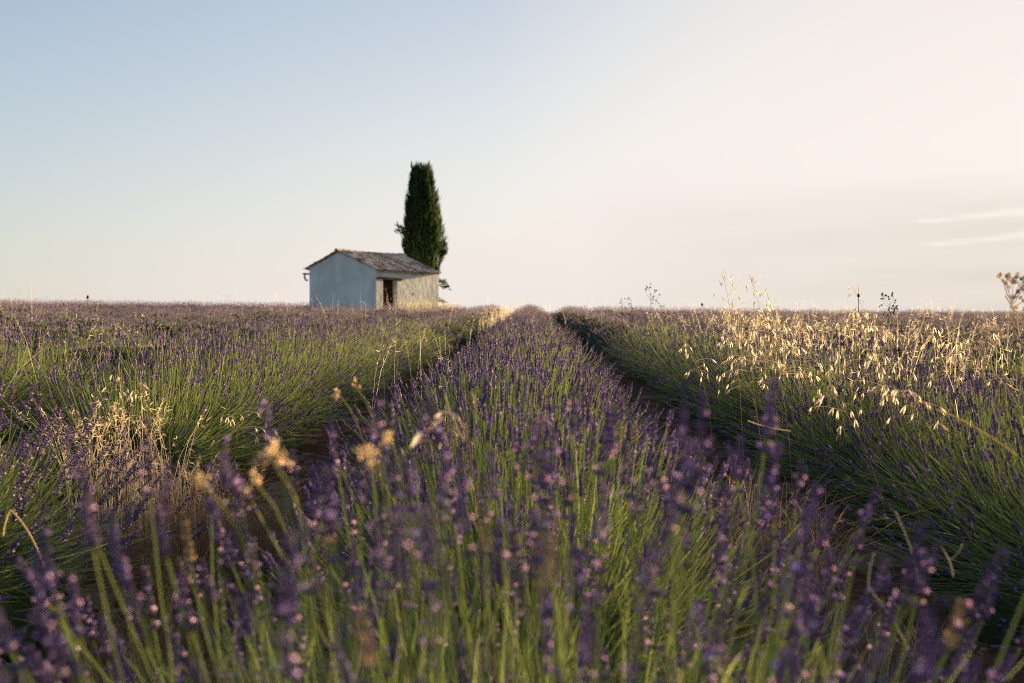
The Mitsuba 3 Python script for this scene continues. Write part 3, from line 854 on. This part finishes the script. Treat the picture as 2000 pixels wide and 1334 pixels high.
def umbel(px, py, Y, label, seed, name='umbel_weed', color=(0.055, 0.065, 0.03), rays=5, reach=0.10, head=0.016, category='weed', low=0.35, count=1):
    """A branching weed: a stalk, side branches and a knobbly seed head on every twig."""
    rng = np.random.default_rng(seed)
    key = numbered(name)
    tag(key, label, category)
    top = at(px, py, Y)
    gx, gy = top[0] + rng.normal(0, 0.03) + (0.4 if px > 1850 else 0), Y + (0.25 if px > 1850 else 0)
    base = np.array([gx, gy, float(ground_z(gx, gy)) - 0.02])
    st, hd = Heap(), Heap()
    color = np.array(color)
    mid = np.array([base[0], base[1], (base[2] + top[2]) / 2])
    st.add(tubes(base[None], mid[None], (top - [0, 0, 0.03])[None], np.array([0.0028]), np.array([0.0014]), 6, 5, rng), color)
    for b in range(rays * count):
        t = rng.uniform(1 - low, 0.97)
        p = base + (top - base) * t
        a = rng.uniform(0, 2 * np.pi)
        q = p + np.array([np.cos(a) * reach * rng.uniform(0.4, 1), np.sin(a) * reach * rng.uniform(0.4, 1), reach * rng.uniform(0.3, 1.0)])
        st.add(tubes(p[None], ((p + q) / 2 + [0, 0, -0.015])[None], q[None], np.array([0.0013]), np.array([0.0008]), 4, 4, rng), color)
        for k in range(4):
            e = q + rng.normal(0, reach * 0.2, 3) + [0, 0, reach * 0.15]
            st.add(tubes(q[None], ((e + q) / 2)[None], e[None], np.array([0.0008]), np.array([0.0006]), 2, 3, rng), color)
            hd.add(lumps(e[None], unit(e - q + [0, 0, 0.02])[None], np.array([head]), np.array([head * 0.45]), [(0, 0.3), (0.3, 1.0), (0.6, 0.8), (1.0, 0.3)], 6, rng, 0.3), color * rng.uniform(0.9, 1.5))
    st.put(f'{key}__stalk', 'leaf_material', True)
    hd.put(f'{key}__seed_head', 'leaf_material', True)
    labels[f'{key}__seed_head'] = {'kind': 'stuff'}


DARK = (0.10, 0.11, 0.055)
umbel(1216, 588, 11.5, 'short dark weed on the skyline, first on the left of four together', 901, color=DARK, reach=0.07)
umbel(1233, 578, 11.8, 'dark branching weed on the skyline, second from the left of four together', 902, color=DARK, reach=0.08)
umbel(1270, 567, 11.2, 'tallest dark branching weed of the four together on the skyline', 903, color=DARK, reach=0.10, rays=7)
umbel(1299, 588, 11.6, 'short dark weed on the skyline, right of the tallest of the four', 904, color=DARK, reach=0.07)
umbel(1738, 584, 8.5, 'dark leafy weed alone on the skyline above the right row', 905, color=DARK, reach=0.09, rays=9, head=0.018, low=0.2)
BROWN = (0.50, 0.44, 0.38)
umbel(1962, 552, 2.35, 'blurred brown umbel with many seed heads at the right edge', 906, color=BROWN, reach=0.055, rays=9, head=0.011, category='dried umbel', low=0.08)
umbel(1995, 610, 2.25, 'blurred brown umbel half cut off by the right edge', 907, color=BROWN, reach=0.05, rays=9, head=0.011, category='dried umbel', low=0.16)
umbel(1905, 650, 2.5, 'lower blurred brown umbel left of the other two brown ones', 908, color=BROWN, reach=0.05, rays=6, head=0.011, category='dried umbel', low=0.1)


def bud(px, py, Y, label, size, seed, bristle=0.0):
    """A single bud on a thin straight stalk."""
    rng = np.random.default_rng(seed)
    key = numbered('thistle_bud')
    tag(key, label, 'thistle')
    top = at(px, py, Y)
    base = np.array([top[0] + 0.02, Y, float(ground_z(top[0], Y)) - 0.02])
    st, hd = Heap(), Heap()
    st.add(tubes(base[None], ((base + top) / 2)[None], top[None], np.array([0.002]), np.array([0.0015]), 5, 5, rng), np.array([0.25, 0.2, 0.12]))
    hd.add(lumps(top[None], np.array([[0, 0, 1.0]]), np.array([size]), np.array([size * 0.36]), [(0, 0.25), (0.15, 0.85), (0.4, 1.0), (0.7, 0.8), (1.0, 0.45)], 9, rng, 0.12), np.array([0.16, 0.10, 0.06]))
    if bristle:
        n = 14
        p = np.repeat((top + [0, 0, size])[None], n, 0)
        e = p + rng.normal(0, 1, (n, 3)) * [0.004, 0.004, 0.0] + [0, 0, bristle] * rng.uniform(0.6, 1, (n, 1))
        hd.add(ribbons(p, (p + e) / 2, e, np.full(n, 0.0008), 2, rng), np.array([0.4, 0.3, 0.2]))
    st.put(f'{key}__stalk', 'leaf_material', True)
    hd.put(f'{key}__head', 'leaf_material', True)


bud(1676, 581, 4.2, 'brown thistle bud with a long bristle, standing alone against the sky on the right', 0.017, 921, 0.045)
bud(1371, 598, 9.0, 'tiny dark bud on the skyline between the dark weeds and the tall oats', 0.03, 922)
bud(172, 584, 14.0, 'dark bud standing on the skyline far left of the hut', 0.055, 923)


def dried_flower(px, py, Y, label, seed, size=0.011, n=26):
    rng = np.random.default_rng(seed)
    key = numbered('dried_flower')
    tag(key, label, 'dried flower')
    top = at(px, py, Y)
    gx, gy = top[0] * 0.75, Y + 0.12
    base = np.array([gx, gy, float(ground_z(gx, gy))])
    st, hd = Heap(), Heap()
    st.add(tubes(base[None], np.array([[gx, gy, top[2] - 0.1]]), top[None], np.array([0.0013]), np.array([0.0010]), 9, 6, rng), np.array([0.30, 0.31, 0.13]))
    d = unit(rng.normal(0, 1, (n, 3)) + [0, 0, 0.4])
    c3 = rng.normal(0, 1, (4, 3)) * [size * 0.75, size * 0.75, size * 0.5]
    p = top + c3[rng.integers(0, 4, n)] + d * size * 0.2
    hd.add(lumps(p, d, rng.uniform(0.5, 1.0, n) * size, rng.uniform(0.12, 0.24, n) * size, [(0, 0.3), (0.35, 1.0), (0.75, 0.7), (1.0, 0.15)], 5, rng, 0.3), np.repeat(shade_of(rng, np.array([[0.84, 0.72, 0.50], [0.72, 0.56, 0.38], [0.90, 0.82, 0.64]]), n), 20, 0))
    st.put(f'{key}__stalk', 'straw_material', True)
    hd.put(f'{key}__head', 'straw_material', True)


dried_flower(524, 893, 0.86, 'largest blurred tan flower head, above the purple spikes left of the middle', 941, 0.0105, 30)
dried_flower(388, 945, 0.95, 'blurred tan flower head farthest to the left, above the dark gap', 942, 0.009)
dried_flower(492, 940, 0.98, 'small blurred tan flower head between the two larger ones on the left', 943, 0.0065)
dried_flower(722, 893, 0.92, 'blurred orange tan flower head in front of the middle row', 944, 0.0075)
dried_flower(757, 858, 1.05, 'blurred tan flower head up and right of the orange tan one', 945, 0.0075)
dried_flower(660, 770, 1.75, 'cream flower head beside the dark gap left of the middle row', 946, 0.008)
dried_flower(690, 750, 1.8, 'small cream flower head just above the other cream one', 947, 0.0065)


def twig(points, label, seed, r=0.0009, color=(0.46, 0.44, 0.39), forks=()):
    """A pale dry stalk through pixels (x, y, distance)."""
    rng = np.random.default_rng(seed)
    key = numbered('dry_stalk')
    tag(key, label, 'dry stalk')
    h = Heap()
    for line in (points, *forks):
        p = np.array([at(*q) for q in line])
        for a, b, c in zip(p[:-2:2], p[1:-1:2], p[2::2]):
            h.add(tubes(a[None], b[None], c[None], np.array([r]), np.array([r * 0.85]), 8, 5, rng), np.array(color))
    m, c = h.mesh()
    scene[key] = mikit.ply(m, 'straw_material', smooth=True, color=c)


twig([(1800, 1150, 1.5), (1798, 1090, 1.5), (1752, 1000, 1.52)], 'pale crooked dry stalk in the dark gap on the right, the tallest of three', 961)
twig([(1868, 1130, 1.55), (1866, 1100, 1.55), (1842, 1068, 1.55)], 'small forked dry stalk right of the tallest one', 962, forks=[[(1862, 1096, 1.55), (1880, 1085, 1.56), (1885, 1066, 1.57)]])
twig([(1782, 1275, 1.3), (1752, 1210, 1.32), (1700, 1150, 1.35)], 'pale dry stalk slanting low through the right-hand gap', 963, forks=[[(1702, 1152, 1.35), (1700, 1120, 1.36), (1712, 1085, 1.37)]])
twig([(80, 1115, 2.0), (60, 1040, 2.0), (16, 998, 2.0), (6, 1010, 2.0), (0, 1050, 2.0)], 'bent straw arching at the left edge in front of the lone bush', 964, r=0.0013, color=(0.72, 0.6, 0.42))
twig([(905, 862, 1.5), (882, 820, 1.52), (868, 770, 1.55)], 'pale dry stalk leaning left among the stems of the middle row', 965)
twig([(1462, 822, 2.5), (1500, 838, 2.5), (1545, 842, 2.5)], 'pale straw lying level across the right gap', 966, r=0.0011, color=(0.72, 0.62, 0.45))
twig([(1832, 800, 1.7), (1900, 822, 1.65), (1990, 890, 1.6)], 'long yellow grass stalk sloping down to the right edge', 967, r=0.0010, color=(0.62, 0.55, 0.25))


def tufts(key, spots, colors, label, seed, width=0.0016, seeds=0.5, lean=0.35, mat='straw_material', segs=3):
    """Loose grass: spots = [(x, y, radius x, radius y, blades, height low, height high)]; some blades carry a feathery ear."""
    rng = np.random.default_rng(seed)
    key = numbered(key)
    h = Heap()
    for x, y, rx, ry, n, h0, h1 in spots:
        a, q = rng.uniform(0, 6.283, n), np.sqrt(rng.uniform(0, 1, n))
        bx, by = x + rx * q * np.cos(a), y + ry * q * np.sin(a)
        p0 = np.stack([bx, by, ground_z(bx, by) - 0.02], -1)
        ht = rng.uniform(h0, h1, n)
        off = rng.normal(0, lean, (n, 2)) * ht[:, None] * 0.6
        p2 = p0 + np.stack([off[:, 0], off[:, 1], ht], -1)
        p1 = p0 + np.stack([off[:, 0] * 0.15, off[:, 1] * 0.15, ht * 0.72], -1)
        dist = np.hypot(bx, by)
        w = width * (1 + 0.05 * dist)
        h.add(ribbons(p0, p1, p2, w, segs, rng), np.repeat(shade_of(rng, colors, n), 2 * (segs + 1), 0))
        ear = np.nonzero(rng.uniform(size=n) < seeds)[0]
        if len(ear):
            for k in range(7):
                t = rng.uniform(0.72, 1.0, (len(ear), 1))
                s = (1 - t) ** 2 * p0[ear] + 2 * t * (1 - t) * p1[ear] + t ** 2 * p2[ear]
                d = unit(p2[ear] - p1[ear]) * 0.6 + rng.normal(0, 0.4, (len(ear), 3)) - np.array([0, 0, 0.3])
                e = s + unit(d) * (rng.uniform(0.014, 0.028, (len(ear), 1)) * (1 + 0.02 * dist[ear])[:, None])
                h.add(ribbons(s, (s + e) / 2, e, 0.0017 * (1 + 0.06 * dist[ear]), 2, rng), np.repeat(shade_of(rng, colors, len(ear)) * 1.05, 6, 0))
    m, c = h.mesh()
    scene[key] = mikit.ply(m, mat, color=c)
    tag(key, label, kind='stuff')


PINKISH = np.array([[0.68, 0.54, 0.43], [0.60, 0.45, 0.34], [0.74, 0.64, 0.53]])
RUST = np.array([[0.34, 0.19, 0.10], [0.42, 0.26, 0.14], [0.26, 0.14, 0.08]])
GREENISH = np.array([[0.42, 0.44, 0.13], [0.55, 0.50, 0.19], [0.34, 0.38, 0.11]])
tufts('dry_grass', [(-1.52, 3.88, 0.22, 0.20, 210, 0.16, 0.50), (-1.22, 3.75, 0.20, 0.2, 150, 0.08, 0.32)], PINKISH, 'pinkish dry grass filling a gap in the left row', 981, seeds=0.8)
tufts('dry_grass', [(-0.98, 3.2, 0.20, 0.22, 620, 0.12, 0.38), (-0.92, 2.5, 0.16, 0.5, 330, 0.06, 0.22)], RUST, 'rust brown dead grass in the left-hand gap between rows', 982, seeds=0.0, lean=0.9)
tufts('dry_grass', [(0.86, 3.2, 0.14, 0.45, 420, 0.12, 0.36), (0.90, 2.3, 0.13, 0.5, 260, 0.06, 0.2)], np.vstack([RUST, PINKISH]) * 0.8, 'brown thatch of dead grass in the right-hand gap between rows', 983, seeds=0.05, lean=0.9)
tufts('dry_grass', [(-0.96 + 0.019 * y, y, 0.22, 1.6, 36, 0.35, 0.74) for y in range(22, 46, 3)], STRAW, 'pale dry grass grown up in the far end of the left gap', 984, seeds=0.8)
tufts('dry_grass', [(2.1, 4.9, 0.6, 1.3, 60, 0.55, 0.84), (3.2, 6.5, 1.4, 2.4, 105, 0.6, 0.9), (2.3, 9.0, 0.6, 3.0, 120, 0.62, 0.92), (5.0, 9.0, 2.0, 4.0, 120, 0.6, 0.92), (2.3, 3.1, 0.5, 0.6, 30, 0.5, 0.8), (1.9, 7.0, 0.35, 1.8, 70, 0.5, 0.78), (3.0, 12.0, 1.5, 3.0, 100, 0.6, 0.92)], STRAW, 'golden dry grass scattered through the lavender rows on the right', 985, seeds=0.95)
tufts('dry_grass', [(float(x), 15 + 30 * ((i * 7919) % 101) / 101.0, 1.2, 1.5, 14, 0.7, 1.12) for i, x in enumerate(np.linspace(-22, 22, 34))], STRAW, 'thin dry stalks sticking up along the whole skyline', 986, seeds=0.7)
tufts('dry_grass', [(-3.2, 5.5, 1.6, 2.2, 60, 0.5, 0.8), (-6, 9, 3, 4, 90, 0.5, 0.85), (-0.3, 9, 0.6, 6, 40, 0.5, 0.78)], STRAW, 'few pale dry stalks among the lavender on the left', 987, seeds=0.6)
tufts('green_grass', [(1.75, 2.05, 0.22, 0.3, 150, 0.5, 0.80), (2.2, 2.7, 0.5, 0.5, 170, 0.5, 0.8)], GREENISH, 'yellow green grass stems leaning through the lavender at the right edge', 988, seeds=0.12, lean=0.45, mat='leaf_material')
YELLOW = np.array([[0.62, 0.52, 0.12], [0.45, 0.42, 0.12], [0.78, 0.66, 0.34]])
tufts('weeds', [(-3.6, 41.6, 0.9, 0.5, 160, 0.5, 0.92), (-2.7, 42.6, 0.5, 0.5, 90, 0.5, 0.86), (-4.7, 41.0, 0.7, 0.4, 60, 0.4, 0.8)], YELLOW, 'yellow flowering weeds along the foot of the sunlit hut wall', 989, seeds=0.8)


def litter():
    """Straw and twigs on the soil between the rows."""
    rng = np.random.default_rng(55)
    h = Heap()
    for gap in (-0.93, 0.87):
        n = 1500
        y = rng.uniform(0.6, 8.0, n)
        x = gap + ROW_DX * y + rng.normal(0, 0.20, n)
        p = np.stack([x, y, ground_z(x, y) + rng.uniform(-0.01, 0.05, n)], -1)
        a = rng.uniform(0, 6.283, n)
        ln = rng.uniform(0.04, 0.16, n)
        e = p + np.stack([np.cos(a) * ln, np.sin(a) * ln, rng.normal(0, 0.02, n)], -1)
        h.add(ribbons(p, (p + e) / 2 + [0, 0, 0.015], e, np.full(n, 0.0016), 2, rng), np.repeat(shade_of(rng, np.vstack([RUST, STRAW * 0.7]), n), 6, 0))
    h.put('straw_litter', 'straw_material', False)
    tag('straw_litter', 'fallen straw and twigs on the soil between rows', kind='stuff')


litter()
